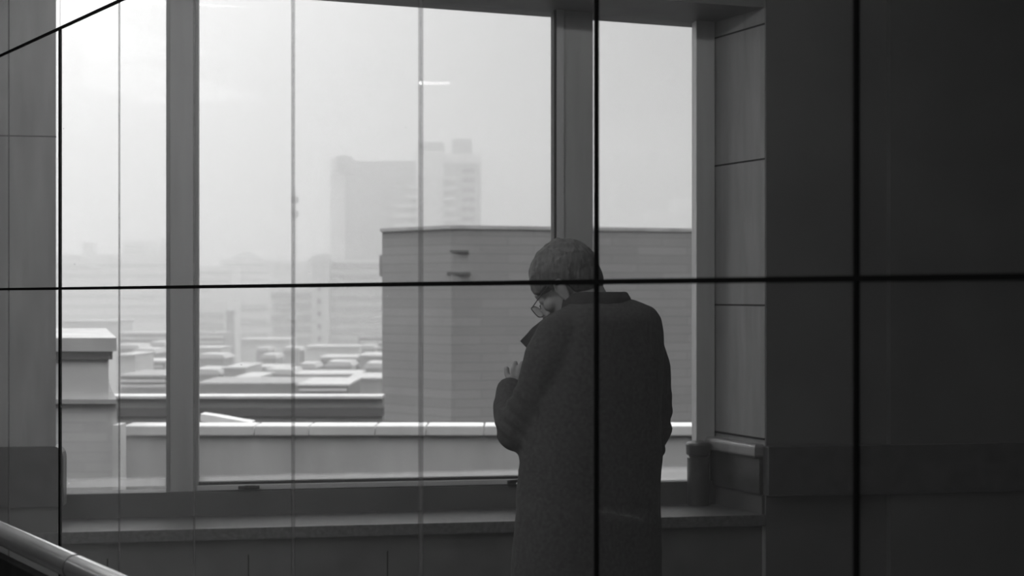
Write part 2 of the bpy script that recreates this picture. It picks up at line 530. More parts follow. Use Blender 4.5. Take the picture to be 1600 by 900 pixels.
# joint spacing along the wall
def s_of(x):
    q = part_pt(x); return (Vector((q.x, q.y)) - Vector((p93.x, p93.y))).dot(-wd)
cols_px = [94, 186.5, 303.5, 458, 657.5, 932, 1338]
S = [s_of(x) for x in cols_px]
S = [S[0] - 3 * PW, S[0] - 2 * PW, S[0] - PW] + S + [S[-1] + PW * k for k in (1, 2, 3)]
ZJ = [CZ + .0248 - .9 * 2, CZ + .0248 - .9, CZ + .0248, CZ + .0248 + .9]
rows = [(0.0, CZ + .0248 - .9), (CZ + .0248 - .9, CZ + .0248), (CZ + .0248, CZ + .0248 + .9), (CZ + .0248 + .9, CEIL)]
glassw = thing('wall_glass', None, None, kind='structure')
GT = .002
for i in range(1, len(S) - 1):
    for (z0, z1) in rows:
        bm = bmesh.new()
        add_box(bm, S[i] + .0015, S[i + 1] - .0015, -GT, GT, z0 + .004, z1 - .004, 0, pm)
        obj('glass_panel', bm, m_partition, glassw)
for i in range(1, len(S)):
    bm = bmesh.new()
    clear = i in (1, 2, 4, 5, 6, 7)
    hw = {1: .002, 2: .002, 3: .0025, 4: .003, 5: .003, 6: .0055, 7: .006}.get(i, .0042)
    if i == 3: add_box(bm, S[i] - hw, S[i] + hw, -.0055, .0055, 0, rows[2][1], 0, pm)
    else: add_box(bm, S[i] - hw, S[i] + hw, -.0026, .0026, 0, CEIL, 0, pm)
    obj('vertical_seal', bm, m_clear if clear else m_seal, glassw)
for z in (rows[0][1], rows[1][1], rows[2][1]):
    bm = bmesh.new(); add_box(bm, S[1], S[-1], -.003, .003, z - .0046, z + .0046, 0, pm)
    obj('horizontal_seal', bm, m_seal, glassw)

# ------------------------------------------------------------------ handrail and balustrade, lower left, on the camera's side
zr = 0.945
def rail_pt(x, y, dz=0):
    Y = (CZ - zr) * F / (y - HY); return Vector(((x - 800) / F * Y, Y, zr))
ra = rail_pt(0, 833)
rd = Vector((wd.x, wd.y, 0))
p_far = ra + rd * 2.2; p_near = ra - rd * .8
hr = thing('handrail', 'polished steel tube handrail slanting across the lower left corner', 'handrail', (ra.x, ra.y, 0))
def rel(v): return Vector(v) - Vector((ra.x, ra.y, 0))
bm = bmesh.new()
add_limb(bm, [rel(p_near), rel(ra), rel(p_far)], [.0255] * 3, 40, 3)
obj('rail_tube', bm, m_steel, hr, smooth=True)
jc = rail_pt(124, 886); jc = ra - rd * (ra - jc).length
bm = bmesh.new()
add_limb(bm, [rel(jc - rd * .002), rel(jc + rd * .002)], [.0268] * 2, 40, 1)
obj('collar', bm, m_aludk, hr, smooth=False)
bm = bmesh.new()
sn = Vector((rd.y, -rd.x, 0))
if sn.y < 0: sn = -sn
for k in (-.6, 0.4, 1.4):
    c = rel(ra + rd * k)
    add_limb(bm, [Vector((c.x, c.y, zr - .048)), Vector((c.x, c.y, zr - .02))], [.014] * 2, 16, 1)
    obj('bracket', bm, m_steel, hr, smooth=True); bm = bmesh.new()
bm.free()
bm = bmesh.new()
ang = math.atan2(rd.y, rd.x)
bal = thing('balustrade', 'black polished panel balustrade below the steel handrail', 'balustrade', (ra.x, ra.y, 0), ang)
add_box(bm, -.8, 2.2, -.012, .012, 0, zr - .05, .003)
obj('panel', bm, m_bal, bal)
bm = bmesh.new(); add_box(bm, -.8, 2.2, -.02, .02, 0, .1, .004); obj('kick_rail', bm, m_aludk, bal)

# ------------------------------------------------------------------ ceiling tubes
def tube_light(name, label, c, rz, L, st=TUBE):
    t = thing(name, label, 'ceiling light', c, rz)
    bm = bmesh.new(); add_box(bm, -L / 2 - .03, L / 2 + .03, -.045, .045, 0.0, .05, .006); obj('housing', bm, m_ceil, t)
    bm = bmesh.new(); add_limb(bm, [(-L / 2, 0, -.016), (L / 2, 0, -.016)], [.013, .013], 16, 2); obj('tube', bm, emit_mat('tube_glow', st), t, smooth=True)
    return t
nrm = Vector((rd.y, -rd.x, 0)).normalized()
if nrm.y > 0: nrm = -nrm            # towards the camera's side
def reflect_to_ceiling(x, y, zc):
    d = Vector(((x - 800) / F, 1, -(y - HY) / F))
    q = part_pt(x); t = q.y
    hit = Vector((0, 0, CZ)) + d * t
    r = d - nrm * 2 * d.dot(nrm)
    k = (zc - hit.z) / r.z
    return hit + r * k

tube_light('ceiling_light', 'linear ceiling tube behind the glass wall above the left of the window', (-1.25, 4.75, CEIL - .05), TILT, 1.4)
tube_light('ceiling_light', 'linear ceiling tube behind the glass wall above the right of the window', (0.85, 4.9, CEIL - .05), TILT, 1.4, TUBE * .6)
for (lx, ly, lb) in ((-1.9, 3.3, 'added unseen light panel on the viewer side brightening the handrail from above'), (-1.3, 1.3, 'added unseen light panel nearest the viewer brightening the side of the handrail')):  # unseen panels added to brighten the handrail
    t = thing('ceiling_light', lb, 'ceiling light', (lx, ly, CEIL - .03), math.atan2(rd.y, rd.x))
    obj('frame', B(add_box, -.95, .95, -.58, .58, -.01, .03, .004), m_aludk, t)
    obj('fill_panel', B(add_box, -.92, .92, -.55, .55, -.014, -.009), emit_mat('fill_panel_glow', 6.0), t)
# small hanging lamp on the viewer's side, seen only as a thin streak mirrored in the glass wall
for x, y, zc_, Lh, lb in ((680, 130, 2.55, .14, 'small hanging strip lamp whose streak shows mirrored above the tower'),):
    q = reflect_to_ceiling(x, y, zc_)
    hd = Vector((q.x - part_pt(x).x, q.y - part_pt(x).y, 0))
    t = thing('pendant_lamp', lb, 'pendant lamp', q, math.atan2(hd.y, hd.x) + PI / 2)
    bm = bmesh.new(); add_box(bm, -Lh / 2 - .01, Lh / 2 + .01, -.02, .02, .008, .04, .004); obj('housing', bm, m_aludk, t)
    bm = bmesh.new(); add_limb(bm, [(-Lh / 2, 0, 0), (Lh / 2, 0, 0)], [.008, .008], 12, 2); obj('tube', bm, emit_mat('strip_glow', 38.0), t)
    bm = bmesh.new(); add_limb(bm, [(0, 0, .04), (0, 0, CEIL - q.z + .01)], [.003, .003], 8, 1); obj('cord', bm, m_aludk, t)

# ------------------------------------------------------------------ the person at the window
m_skin = mat('skin', 0.30, 0.55, 0.08, 20)
m_hair = mat('dark_hair', 0.10, 0.6, 0.3, 120, bump=0.4, stretch=(1, 1, .25))
m_coat = mat('dark_wool_coat', 0.052, 0.9, 0.3, 90, bump=0.25, spec=0.2)
m_coll = mat('collar_cloth', 0.04, 0.85, 0.2, 60, spec=0.2)
m_trs = mat('dark_trousers', 0.03, 0.9)
m_shoe = mat('black_shoe', 0.02, 0.35)
m_gl = mat('glasses_frame', 0.03, 0.3)
PY = 4.4
man = thing('person', 'person in a dark collared coat and glasses standing with head bowed at the window', 'person', (0.25, PY, 0))
MI = Matrix.Translation((-0.25, -PY, 0))
def mobj(name, bm, m, smooth=True, parent=man):
    bmesh.ops.transform(bm, matrix=MI, verts=bm.verts[:])
    o = obj(name, bm, m, parent, smooth)
    return o
lat = Vector((.8, .6, 0)); fwd = Vector((-.6, .8, 0))     # body axes: its right, its front

# head frame
hp = Vector((-.70, .34, -.66)).normalized()               # where the face points
hs = (hp.cross(Vector((0, 0, 1))).normalized() + Vector((0, 0, .16)))
hs = (hs - hp * hs.dot(hp)).normalized()                  # its right, a little raised
hu = hs.cross(hp).normalized()
HC = P(878, 434, 4.46)
HSC = 1.09
HM = Matrix((( hs.x, hp.x, hu.x, HC.x), (hs.y, hp.y, hu.y, HC.y), (hs.z, hp.z, hu.z, HC.z), (0, 0, 0, 1))) @ Matrix.Scale(HSC, 4)
def H(x, y, z): return HM @ Vector((x, y, z))
def hball(bm, c, r): add_ball(bm, HM @ Matrix.Translation(c), r)

bm = bmesh.new()
hball(bm, (0, -.01, 0), (.074, .094, .086))
hball(bm, (0, .034, -.055), (.060, .058, .078))
hball(bm, (0, .062, -.112), (.030, .030, .024))
hball(bm, (0, .03, -.095), (.050, .045, .040))
add_limb(bm, [H(0, .088, -.012), H(0, .112, -.05)], [.009, .014], 10, 3)
hball(bm, (.011, .098, -.056), (.010, .010, .009)); hball(bm, (-.011, .098, -.056), (.010, .010, .009))
add_limb(bm, [H(-.036, .078, .004), H(0, .09, .008), H(.036, .078, .004)], [.012, .013, .012], 10, 3)
for sx in (-1, 1):
    hball(bm, (sx * .044, .062, -.042), (.022, .024, .020))
    hball(bm, (sx * .031, .080, -.016), (.012, .011, .010))
    # ear: rim, lobe, inner
    add_limb(bm, [H(sx * .074, .006, -.068), H(sx * .078, .012, -.052), H(sx * .082, .012, -.028), H(sx * .087, -.002, -.008), H(sx * .090, -.018, -.012), H(sx * .088, -.022, -.030), H(sx * .081, -.014, -.052), H(sx * .075, -.002, -.070)], [.006, .0045, .0045, .0055, .0055, .005, .005, .007], 8, 2)
    hball(bm, (sx * .075, -.004, -.036), (.008, .014, .025))
add_limb(bm, [H(-.022, .084, -.084), H(0, .094, -.082), H(.022, .084, -.084)], [.006, .008, .006], 8, 3)
add_limb(bm, [H(-.018, .082, -.092), H(0, .090, -.093), H(.018, .082, -.092)], [.006, .008, .006], 8, 3)
# neck
NB = P(930, 485, 4.42)
add_limb(bm, [NB + Vector((0, 0, -.08)), NB + Vector((0, 0, .0)), H(0, -.03, -.06)], [.068, .060, .058], 20, 3)
# trunk, legs (continuous body under the clothes)
chest = Vector((.27, 4.40, 1.25)); pelvis = Vector((.25, 4.40, .95))
rings = []
for z, a, b in ((.88, .15, .11), (.98, .16, .12), (1.10, .155, .11), (1.25, .175, .12), (1.36, .165, .11), (1.43, .10, .08), (1.46, .06, .06)):
    c = pelvis.lerp(NB, (z - .95) / .5) if z > .95 else pelvis
    c = Vector((c.x, c.y, z))
    rings.append([c + lat * a * math.cos(t) + fwd * b * math.sin(t) for t in [2 * PI * i / 28 for i in range(28)]])
add_loft(bm, rings)
for sg in (-1, 1):
    hip = Vector((.25, 4.40, .92)) + lat * .09 * sg
    add_limb(bm, [hip, hip + fwd * .01 + Vector((0, 0, -.42)), hip + Vector((0, 0, -.83)), hip + fwd * .02 + Vector((0, 0, -.87)), hip + fwd * .15 + Vector((0, 0, -.885))], [.085, .058, .04, .042, .032], 16, 3)
# arms
SL, EL, WL = P(862, 522, 4.28), P(807, 672, 4.36), P(806, 604, 4.58)
SR, ER, WR = P(1000, 525, 4.52), P(1018, 665, 4.62), P(880, 610, 4.86)
add_limb(bm, [SL + Vector((.03, .03, -.02)), EL], [.045, .040], 16, 4); add_limb(bm, [EL, WL], [.043, .026], 16, 4)
add_limb(bm, [SR + Vector((-.02, .0, -.02)), ER], [.045, .040], 16, 4); add_limb(bm, [ER, WR], [.043, .026], 16, 4)
# left hand: palm and five fingers rising out of the cuff
def hand(bm, pts_palm, fingers):
    add_limb(bm, pts_palm[0], pts_palm[1], 14, 3)
    for f in fingers: add_limb(bm, f[0], f[1], 12, 3)
def Q(x, y, Y): return P(x, y, Y)
PYH = 4.60
palm0 = Q(807, 598, PYH)
add_limb(bm, [WL, palm0, Q(808, 590, PYH)], [.026, .022, .020], 14, 3)
add_limb(bm, [Q(799, 594, PYH), Q(818, 591, PYH + .03)], [.017, .019], 14, 3)
fr_ = .0096
F5 = [
 [(797, 594, -.01), (792, 584, .0), (791.5, 576, .005)],
 [(803, 588, -.02), (802.5, 577, -.02), (805, 567.5, -.015)],
 [(811, 588, -.03), (812, 578, -.03), (816, 568, -.03)],
 [(819, 590, .03), (822, 578, .045), (825, 570, .05)],
]
for f in F5:
    add_limb(bm, [Q(x, y, PYH + d) for x, y, d in f], [fr_ + .0012, fr_, fr_ - .0004], 12, 3)
add_limb(bm, [Q(812, 598, PYH + .02), Q(824, 590, PYH + .06), Q(832, 584, PYH + .08)], [.013, .011, .0095], 12, 3)
# right hand, closed round the left beyond the chest
add_limb(bm, [WR, Q(862, 604, 4.86), Q(850, 600, 4.84)], [.026, .024, .024], 14, 3)
for k in range(4):
    z = -.008 + k * -.018
    b0 = Q(850, 598, 4.83) + Vector((0, 0, z + .03))
    add_limb(bm, [b0, b0 + Vector((-.035, -.02, .004)), b0 + Vector((-.03, -.05, .002))], [.0095, .009, .008], 12, 3)
add_limb(bm, [Q(860, 598, 4.84), Q(850, 590, 4.80), Q(843, 586, 4.77)], [.012, .011, .009], 12, 3)
body = mobj('body', bm, m_skin)
remeshed(body, .0042, 1)

# hair: cap with fringe, ear cut-outs and a tuft at the crown
def cap_hair():
    bm = bmesh.new()
    x = bmesh.ops.create_uvsphere(bm, u_segments=64, v_segments=44, radius=1)
    kill = []
    for v in bm.verts:
        n = v.co.copy()
        th = math.atan2(n.x, n.y)            # 0 = face direction
        ca = math.cos(th)
        r = Vector((n.x * .090, n.y * (.106 if n.y > 0 else .106), n.z * .100))
        r.y -= .012
        r.z += .003
        # how low the hair reaches
        if ca > .35: lim = .06 - .16 * (1 - ca)       # fringe over the forehead
        elif ca > -.1: lim = -.20
        else: lim = -.72
        nz = noise.noise(Vector((n.x * 9, n.y * 9, n.z * 3))) * .0055 + noise.noise(Vector((n.x * 30, n.y * 30, n.z * 8))) * .003
        r += n * nz
        crown = max(0, 1 - (n - Vector((.1, -.42, .9)).normalized()).length / .25)
        r += n * crown * .008
        if n.z < lim:
            f = min(1, (lim - n.z) / .22)
            r *= (1 - .22 * f)
        v.co = r
    bmesh.ops.transform(bm, matrix=HM, verts=bm.verts[:])
    for cx_, cy_ in ((868, 381), (878, 378), (888, 379)):
        add_ball(bm, Matrix.Translation(P(cx_, cy_, 4.46)), (.012, .014, .010))
    # hair at the nape
    add_ball(bm, HM @ Matrix.Translation((0, -.050, -.028)), (.074, .056, .078))
    return bm
hair = mobj('hair', cap_hair(), m_hair)
remeshed(hair, .003, 1)

# glasses
gls = bpy.data.objects.new('glasses', None); C.objects.link(gls); gls.parent = man
def gtube(bm, pts, r):
    add_limb(bm, [H(*p) for p in pts], [r] * len(pts), 8, 2)
for sx in (-1, 1):
    bm = bmesh.new()
    gtube(bm, [(sx * .084, -.006, -.002), (sx * .080, .05, -.008), (sx * .068, .106, -.016)], .0017)
    mobj('temple_arm', bm, m_gl, parent=gls)
    bm = bmesh.new()
    cx, cz, hw, hh = sx * .037, -.030, .028, .019
    pts = []
    for k in range(25):
        a = 2 * PI * k / 24
        ca, sa = math.cos(a), math.sin(a)
        pts.append((cx + hw * math.copysign(abs(ca) ** .6, ca), .112 - .10 * abs(cx + hw * ca) ** 1.5, cz + hh * math.copysign(abs(sa) ** .6, sa)))
    gtube(bm, pts, .0017)
    mobj('rim', bm, m_gl, parent=gls)
    bm = bmesh.new()
    vs = [bm.verts.new(H(*p)) for p in pts[:-1]]
    vb = [bm.verts.new(H(p[0], p[1] - .0015, p[2])) for p in pts[:-1]]
    bm.faces.new(vs); bm.faces.new(vb[::-1])
    for k in range(24): bm.faces.new((vs[k], vb[k], vb[(k + 1) % 24], vs[(k + 1) % 24]))
    mobj('lens', bm, m_lens, parent=gls, smooth=False)
bm = bmesh.new(); gtube(bm, [(-.010, .112, -.024), (0, .115, -.021), (.010, .112, -.024)], .0015)
mobj('bridge', bm, m_gl, parent=gls)

# coat ---------------------------------------------------------
bm = bmesh.new()
def ring(y, xc, hwpx, b, Yc=4.40, z=None, n=40, p=2.3):
    c = P(xc, y, Yc)
    if z is not None: c.z = z
    hw = hwpx / F * Yc
    a = math.sqrt(max(hw * hw - (.6 * b) ** 2, .0004)) / .8
    out = []
    for i in range(n):
        t = 2 * PI * i / n
        ct, st = math.cos(t), math.sin(t)
        out.append(c + lat * a * math.copysign(abs(ct) ** (2 / p), ct) + fwd * b * math.copysign(abs(st) ** (2 / p), st))
    return out
R = [ring(468, 948, 38, .060, 4.42), ring(474, 950, 54, .075, 4.42), ring(482, 950, 72, .10, 4.41), ring(498, 947, 84, .125), ring(520, 943, 92, .14), ring(560, 938, 98, .155), ring(620, 930, 104, .16), ring(680, 925, 107, .16),
     ring(720, 924, 110, .16), ring(760, 921, 110, .16), ring(830, 919, 114, .165), ring(900, 917, 117, .17), ring(1000, 916, 120, .175), ring(1010, 916, 116, .17)]
add_loft(bm, R)
# sleeves
add_limb(bm, [P(905, 508, 4.36), P(876, 524, 4.30), P(857, 560, 4.29), P(838, 616, 4.31), P(812, 668, 4.36)], [.070, .076, .074, .068, .068], 26, 5)
add_limb(bm, [P(808, 670, 4.36), P(797, 640, 4.46), P(797, 612, 4.54)], [.069, .055, .050], 26, 4)
add_limb(bm, [P(975, 500, 4.46), P(1000, 524, 4.50), P(1012, 575, 4.53), P(1017, 630, 4.56), P(1015, 672, 4.58)], [.050, .068, .072, .070, .066], 26, 5)
add_limb(bm, [P(1016, 665, 4.58), P(960, 640, 4.76), P(895, 612, 4.86)], [.068, .058, .050], 26, 4)
add_limb(bm, [P(1012, 672, 4.56), P(1022, 700, 4.54)], [.055, .035], 18, 4)
coat = mobj('coat', bm, m_coat)
remeshed(coat, .011, 3)
# folds pressed into the cloth
me = coat.data
for v in me.vertices:
    p = v.co + Vector((.25, PY, 0))
    n = v.normal
    q = Vector((p.x * 7 + p.z * 3, p.y * 7, p.z * 4.5))
    dsp = noise.noise(q) * .007 + noise.noise(Vector((p.x * 22 + p.z * 14, p.y * 20, p.z * 9))) * .0028
    # creases gathering at the left elbow
    de = (p - P(806, 660, 4.33)).length
    dsp += math.exp(-(de / .10) ** 2) * .006 * math.sin((p.x * .7 + p.z) * 130)
    de = (p - P(1030, 660, 4.55)).length
    dsp += math.exp(-(de / .10) ** 2) * .004 * math.sin((p.x * -.5 + p.z) * 110)
    v.co += n * dsp
# collar: folded band round the neck, open at the front, with pointed lapel
bm = bmesh.new()
cc = P(931, 474, 4.425)
inner, outer = [], []
n = 44
prof = [(0.0, .016, -.030), (.012, .012, .010), (.006, .004, .028), (-.004, -.004, .030), (-.006, -.006, .018), (-.004, -.004, -.030)]
rr = []
for i in range(n + 1):
    t = math.radians(125) + (2 * PI - math.radians(70)) * i / n       # starts and ends at the front
    c = cc + lat * .098 * math.cos(t) + fwd * .082 * math.sin(t)
    o = (lat * math.cos(t) + fwd * math.sin(t)).normalized()
    back = .5 - .5 * math.sin(t)
    rr.append([c + o * (q[1] * (1 + .4 * back)) + Vector((0, 0, q[2] - .004 + .012 * back)) for q in prof])
add_loft(bm, rr)
col = mobj('collar', bm, m_coll)
remeshed(col, .004, 2)
for v in col.data.vertices:
    v.co += v.normal * noise.noise(v.co * 18) * .003
bm = bmesh.new()
def slab(bm, pts, off):
    a = [bm.verts.new(p) for p in pts]; b = [bm.verts.new(p + off) for p in pts]
    bm.faces.new(a); bm.faces.new(b[::-1])
    m_ = len(pts)
    for i in range(m_): bm.faces.new((a[i], b[i], b[(i + 1) % m_], a[(i + 1) % m_]))
slab(bm, [P(868, 482, 4.44), P(850, 497, 4.47), P(830, 513, 4.50), P(826, 518, 4.50), P(812, 533, 4.52), P(822, 544, 4.50), P(838, 536, 4.46), P(862, 512, 4.42)], Vector((.01, .016, .002)))
lap = mobj('lapel', bm, m_coll)
remeshed(lap, .003, 2)
# trousers and shoes
bm = bmesh.new()
for sg in (-1, 1):
    hip = Vector((.25, 4.40, .92)) + lat * .09 * sg
    add_limb(bm, [hip, hip + fwd * .01 + Vector((0, 0, -.42)), hip + Vector((0, 0, -.81))], [.098, .078, .066], 20, 2)
tro = mobj('trousers', bm, m_trs); remeshed(tro, .008, 3)
for sg in (-1, 1):
    f0 = Vector((.25, 4.40, 0)) + lat * .09 * sg
    bm = bmesh.new()
    rs = []
    for d, wd_, h in ((-.075, .028, .05), (-.05, .038, .10), (0, .042, .11), (.06, .044, .08), (.12, .048, .06), (.18, .046, .05), (.215, .032, .035), (.228, .014, .02)):
        c = f0 + fwd * d
        rs.append([c + lat * wd_ * math.cos(a) + Vector((0, 0, max(0, h * .5 + h * .55 * math.sin(a)))) for a in [2 * PI * i / 20 for i in range(20)]])
    add_loft(bm, rs)
    mobj('shoe', bm, m_shoe)

# ------------------------------------------------------------------ outdoors
m_cope = mat('coping_white', 0.78, 0.7, 0.12, 2)
m_para = mat('parapet_render', 0.58, 0.9, 0.2, 2.5, stretch=(1, 1, .3))
m_para2 = mat('parapet_dark', 0.42, 0.9, 0.15, 1.5)
m_block = brick_mat('grey_block_masonry', 0.38, 0.30, 1.2, 0.16, msize=.012)
m_lbrick = brick_mat('left_block_masonry', 0.72, 0.64, 0.4, 0.08, msize=.01)
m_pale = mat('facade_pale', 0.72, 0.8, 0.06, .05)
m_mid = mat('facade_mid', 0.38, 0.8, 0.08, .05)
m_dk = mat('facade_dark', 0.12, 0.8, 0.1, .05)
m_roofw = mat('roof_white', 0.62, 0.8, 0.08, .1)
m_roofd = mat('roof_dark', 0.16, 0.9, 0.2, .1)
m_ground = mat('city_ground', 0.28, 0.95, 0.45, .03)
GZ = -26.0

def wbx(bm, x0, x1, y_top, Y, depth, y_bot=None, z0=None, dY=0.0):
    """box whose front face fills picture columns x0..x1 at distance Y, standing real-size in the city"""
    X0 = (x0 - 800) / F * Y; X1 = (x1 - 800) / F * Y
    zt = CZ - (y_top - HY) / F * Y
    zb = GZ if (y_bot is None and z0 is None) else (z0 if z0 is not None else CZ - (y_bot - HY) / F * Y)
    add_box(bm, X0, X1, Y + dY, Y + dY + depth, zb, zt)

def part(name, m, par, *boxes):
    bm = bmesh.new()
    for b in boxes: wbx(bm, *b[0], **b[1]) if isinstance(b[0], tuple) else wbx(bm, *b)
    o = obj(name, bm, m)
    if par:
        o.parent = par; o.matrix_parent_inverse = par.matrix_world.inverted()
    return o

def bthing(name, label, cat, x, Y, group=None):
    t = thing(name, label, cat, ((x - 800) / F * Y, Y, GZ), 0, group)
    bpy.context.view_layer.update()
    return t

tag(obj('ground', B(add_box, -500, 500, 30, 900, GZ - 1, GZ), m_ground), kind='structure')

# near roof with two parapets
t = thing('parapet_wall', 'nearest grey roof parapet with a pale jointed coping outside the window', 'parapet', (0, 12, -3))
bpy.context.view_layer.update()
def cpart(name, m, par, bm):
    o = obj(name, bm, m); o.parent = par; o.matrix_parent_inverse = par.matrix_world.inverted(); return o
YA = 12.0
zt = CZ - (664 - HY) / F * YA; zb = CZ - (681 - HY) / F * YA
cpart('wall', m_para, t, B(add_box, -3.29, 6, YA + .04, YA + .30, -3, zb + .01))
xs = [190, 397, 482, 586, 666, 756, 900, 1100, 1700]
for a, b in zip(xs, xs[1:]):
    bm = bmesh.new()
    add_box(bm, (a - 800) / F * YA + .006, (b - 800) / F * YA - .006, YA, YA + .34, zb, zt - .008, .012)
    cpart('coping_stone', m_cope, t, bm)
# second parapet with dark band
YB = 24.0
t = thing('parapet_wall', 'farther low parapet with a thin pale coping and dark band beneath', 'parapet', (0, YB, -4))
bpy.context.view_layer.update()
z1 = CZ - (618 - HY) / F * YB; z2 = CZ - (622 - HY) / F * YB; z3 = CZ - (637 - HY) / F * YB; z4 = CZ - (650 - HY) / F * YB
XR = (598 - 800) / F * YB
cpart('coping', m_cope, t, B(add_box, -12, XR, YB - .12, YB + .4, z2, z1))
cpart('wall', m_mid, t, B(add_box, -12, XR, YB, YB + .3, z3, z2))
cpart('dark_band', m_dk, t, B(add_box, -12, XR, YB - .08, YB + .3, z3 - .14, z3))
cpart('wall', m_para2, t, B(add_box, -12, XR, YB - .02, YB + .3, -4, z3 - .14))
# pale kerb sweeping down from the left onto the coping
t = thing('roof_kerb', 'pale sloping kerb curving down to meet the near coping on the left', 'kerb', (-4, 16, -1))
bpy.context.view_layer.update()
bm = bmesh.new()
pp = [P(313, 651, 16), P(340, 655, 15.6), P(370, 661, 15), P(392, 665, 14)]
for a, b in zip(pp, pp[1:]):
    vs = []
    for q in (a, b):
        vs += [bm.verts.new(q + Vector((0, 0, .03))), bm.verts.new(q + Vector((0, .25, .03))), bm.verts.new(q + Vector((0, .25, -.05))), bm.verts.new(q + Vector((0, 0, -.05)))]
    for f in ((0, 1, 5, 4), (1, 2, 6, 5), (2, 3, 7, 6), (3, 0, 4, 7), (0, 3, 2, 1), (4, 5, 6, 7)): bm.faces.new([vs[i] for i in f])
cpart('kerb', m_cope, t, bm)

# left neighbouring rooftop house, its right side splayed away
def splay(bm, xa, xb, y0, y1, z0, z1):
    add_plan(bm, [(xa, y0), (xb, y0), (xb - .31 * (y1 - y0), y1), (xa, y1)], z0, z1)

YL = 11.4
t = thing('rooftop_house', 'flat-topped brick rooftop block just outside the left pane', 'building', (-5, YL, -3))
bpy.context.view_layer.update()
def L(x, y, Y=YL): return P(x, y, Y)
xr = (186 - 800) / F * YL
zz = [CZ - (y - HY) / F * YL for y in (528, 549, 553, 562, 624, 631)]
cpart('roof_slab', m_para, t, B(splay, -9, xr - .02, YL, YL + 3.4, zz[1], zz[0]))
cpart('cornice', m_dk, t, B(splay, -9, xr - .06, YL + .03, YL + 3.2, zz[3], zz[1]))
cpart('upper_wall', m_cope, t, B(splay, -9, xr - .1, YL + .06, YL + 3.2, zz[4], zz[3]))
cpart('ledge', m_para2, t, B(splay, -9, xr - .02, YL, YL + 3.3, zz[5], zz[4]))
cpart('lower_wall', m_lbrick, t, B(splay, -9, xr - .03, YL + .05, YL + 3.2, -3, zz[5]))
cpart('corner_strip', m_cope, t, B(add_box, xr - .05, xr + .002, YL - .01, YL + .2, -3, CZ - (664 - HY) / F * YL))

# big grey masonry block
t = thing('windowless_building', 'large dark windowless masonry block right outside the middle of the window', 'building', (3, 28, GZ))
bpy.context.view_layer.update()
cA = P(705, 352, 25); cB = P(597, 357, 26.2); cC = P(1110, 357.5, 26.3)
d1 = Vector((cC.x - cA.x, cC.y - cA.y)).normalized()
cC2 = Vector((cA.x, cA.y)) + d1 * 13
back = Vector((cB.x, cB.y)) + d1 * 13 + Vector((-d1.y, d1.x)) * 5
bm = bmesh.new()
zt = cA.z
plan = [(cA.x, cA.y), (cC2.x, cC2.y), (back.x, back.y), (cB.x + 1.2, cB.y + 6), (cB.x, cB.y)]
add_plan(bm, plan, GZ, zt - .06)
cpart('wall', m_block, t, bm)
bm = bmesh.new()
add_plan(bm, [((x - 3.5) * 1.006 + 3.5, (y - 28) * 1.012 + 28) for x, y in plan], zt - .06, zt)
cpart('roof_edge', m_para, t, bm)
bm = bmesh.new()
q = P(593, 432, 26.3); q2 = P(603, 398, 26.3)
add_box(bm, q.x, q2.x, 26.2, 27, q.z, q2.z, .05)
cpart('air_unit', m_mid, t, bm)
for (xa, xb, ya, yb) in ((696, 735, 425, 429), (700, 732, 391, 394)):
    a = P(xa, yb, 25.0); b = P(xb, ya, 25.0)
    bm = bmesh.new(); add_box(bm, a.x + .03, b.x, 25.0, 25.4, a.z, b.z)
    cpart('ledge_strip', m_dk, t, bm)

# tall twin tower deep in the haze
YT = 430
t = bthing('office_tower', 'tall hazy tower with stacked rooftop boxes and pale balconies', 'building', 640, YT)
part('wall', m_pale, t, (516, 545, 247, YT, 18))
part('wall', m_mid, t, ((540, 652, 252, YT, 22), dict(dY=-1)))
part('wall', m_pale, t, ((650, 694, 237, YT, 22), dict(dY=-3)))
part('wall', m_mid, t, ((692, 749, 256, YT, 24), dict(dY=-2)))
part('roof_slab', m_pale, t, ((690, 750, 242, YT, 24), dict(y_bot=256, dY=-2.5)))
part('roof_box', m_mid, t, ((653, 692, 222, YT, 12), dict(y_bot=238)))
part('roof_box', m_mid, t, ((706, 736, 217, YT, 12), dict(y_bot=243)))
part('roof_box', m_mid, t, ((527, 548, 244, YT, 12), dict(y_bot=270, dY=-1.5)))
for yy in (277, 293, 309, 325, 340):
    part('balcony', m_roofw, t, ((692, 714, yy, YT, 3), dict(y_bot=yy + 6, dY=-5)))
for i, yy in enumerate((291, 306, 320, 335, 350)):
    part('balcony', m_roofw, t, ((637 if i < 2 else 619, 656, yy, YT, 3), dict(y_bot=yy + 6, dY=-6)))
for yy in range(262, 520, 15):
    part('window_strip', m_dk, t, ((722, 742, yy + 2, YT, .6), dict(y_bot=yy + 9, dY=-2.4)))

# mid-rise in front of it, window bands and stair shaft
YM = 300
t = bthing('apartment_block', 'long mid-rise block with window bands and a slim stair shaft, below the tower', 'building', 520, YM)
part('wall', m_pale, t, (421, 490, 440, YM, 14))
part('wall', m_pale, t, (515, 640, 405, YM, 14))
part('stair_shaft', m_roofw, t, ((489, 516, 404, YM, 14), dict(dY=-1.5)))
part('roof_box', m_pale, t, ((424, 478, 425, YM, 10), dict(y_bot=441, dY=2)))
for k in range(5):
    yy = 457 + k * 17.5
    part('window_strip', m_mid, t, ((424 + (k % 2) * 3, 486, yy, YM, .7), dict(y_bot=yy + 9, dY=-.5)))
for k in range(8):
    yy = 411 + k * 17.0
    part('window_strip', m_mid, t, ((518, 638, yy, YM, .7), dict(y_bot=yy + 8, dY=-.5)))
for k in range(5):
    yy = 447 + k * 19.5
    part('window', m_dk, t, ((498, 503, yy, YM, .5), dict(y_bot=yy + 8, dY=-1.9)))

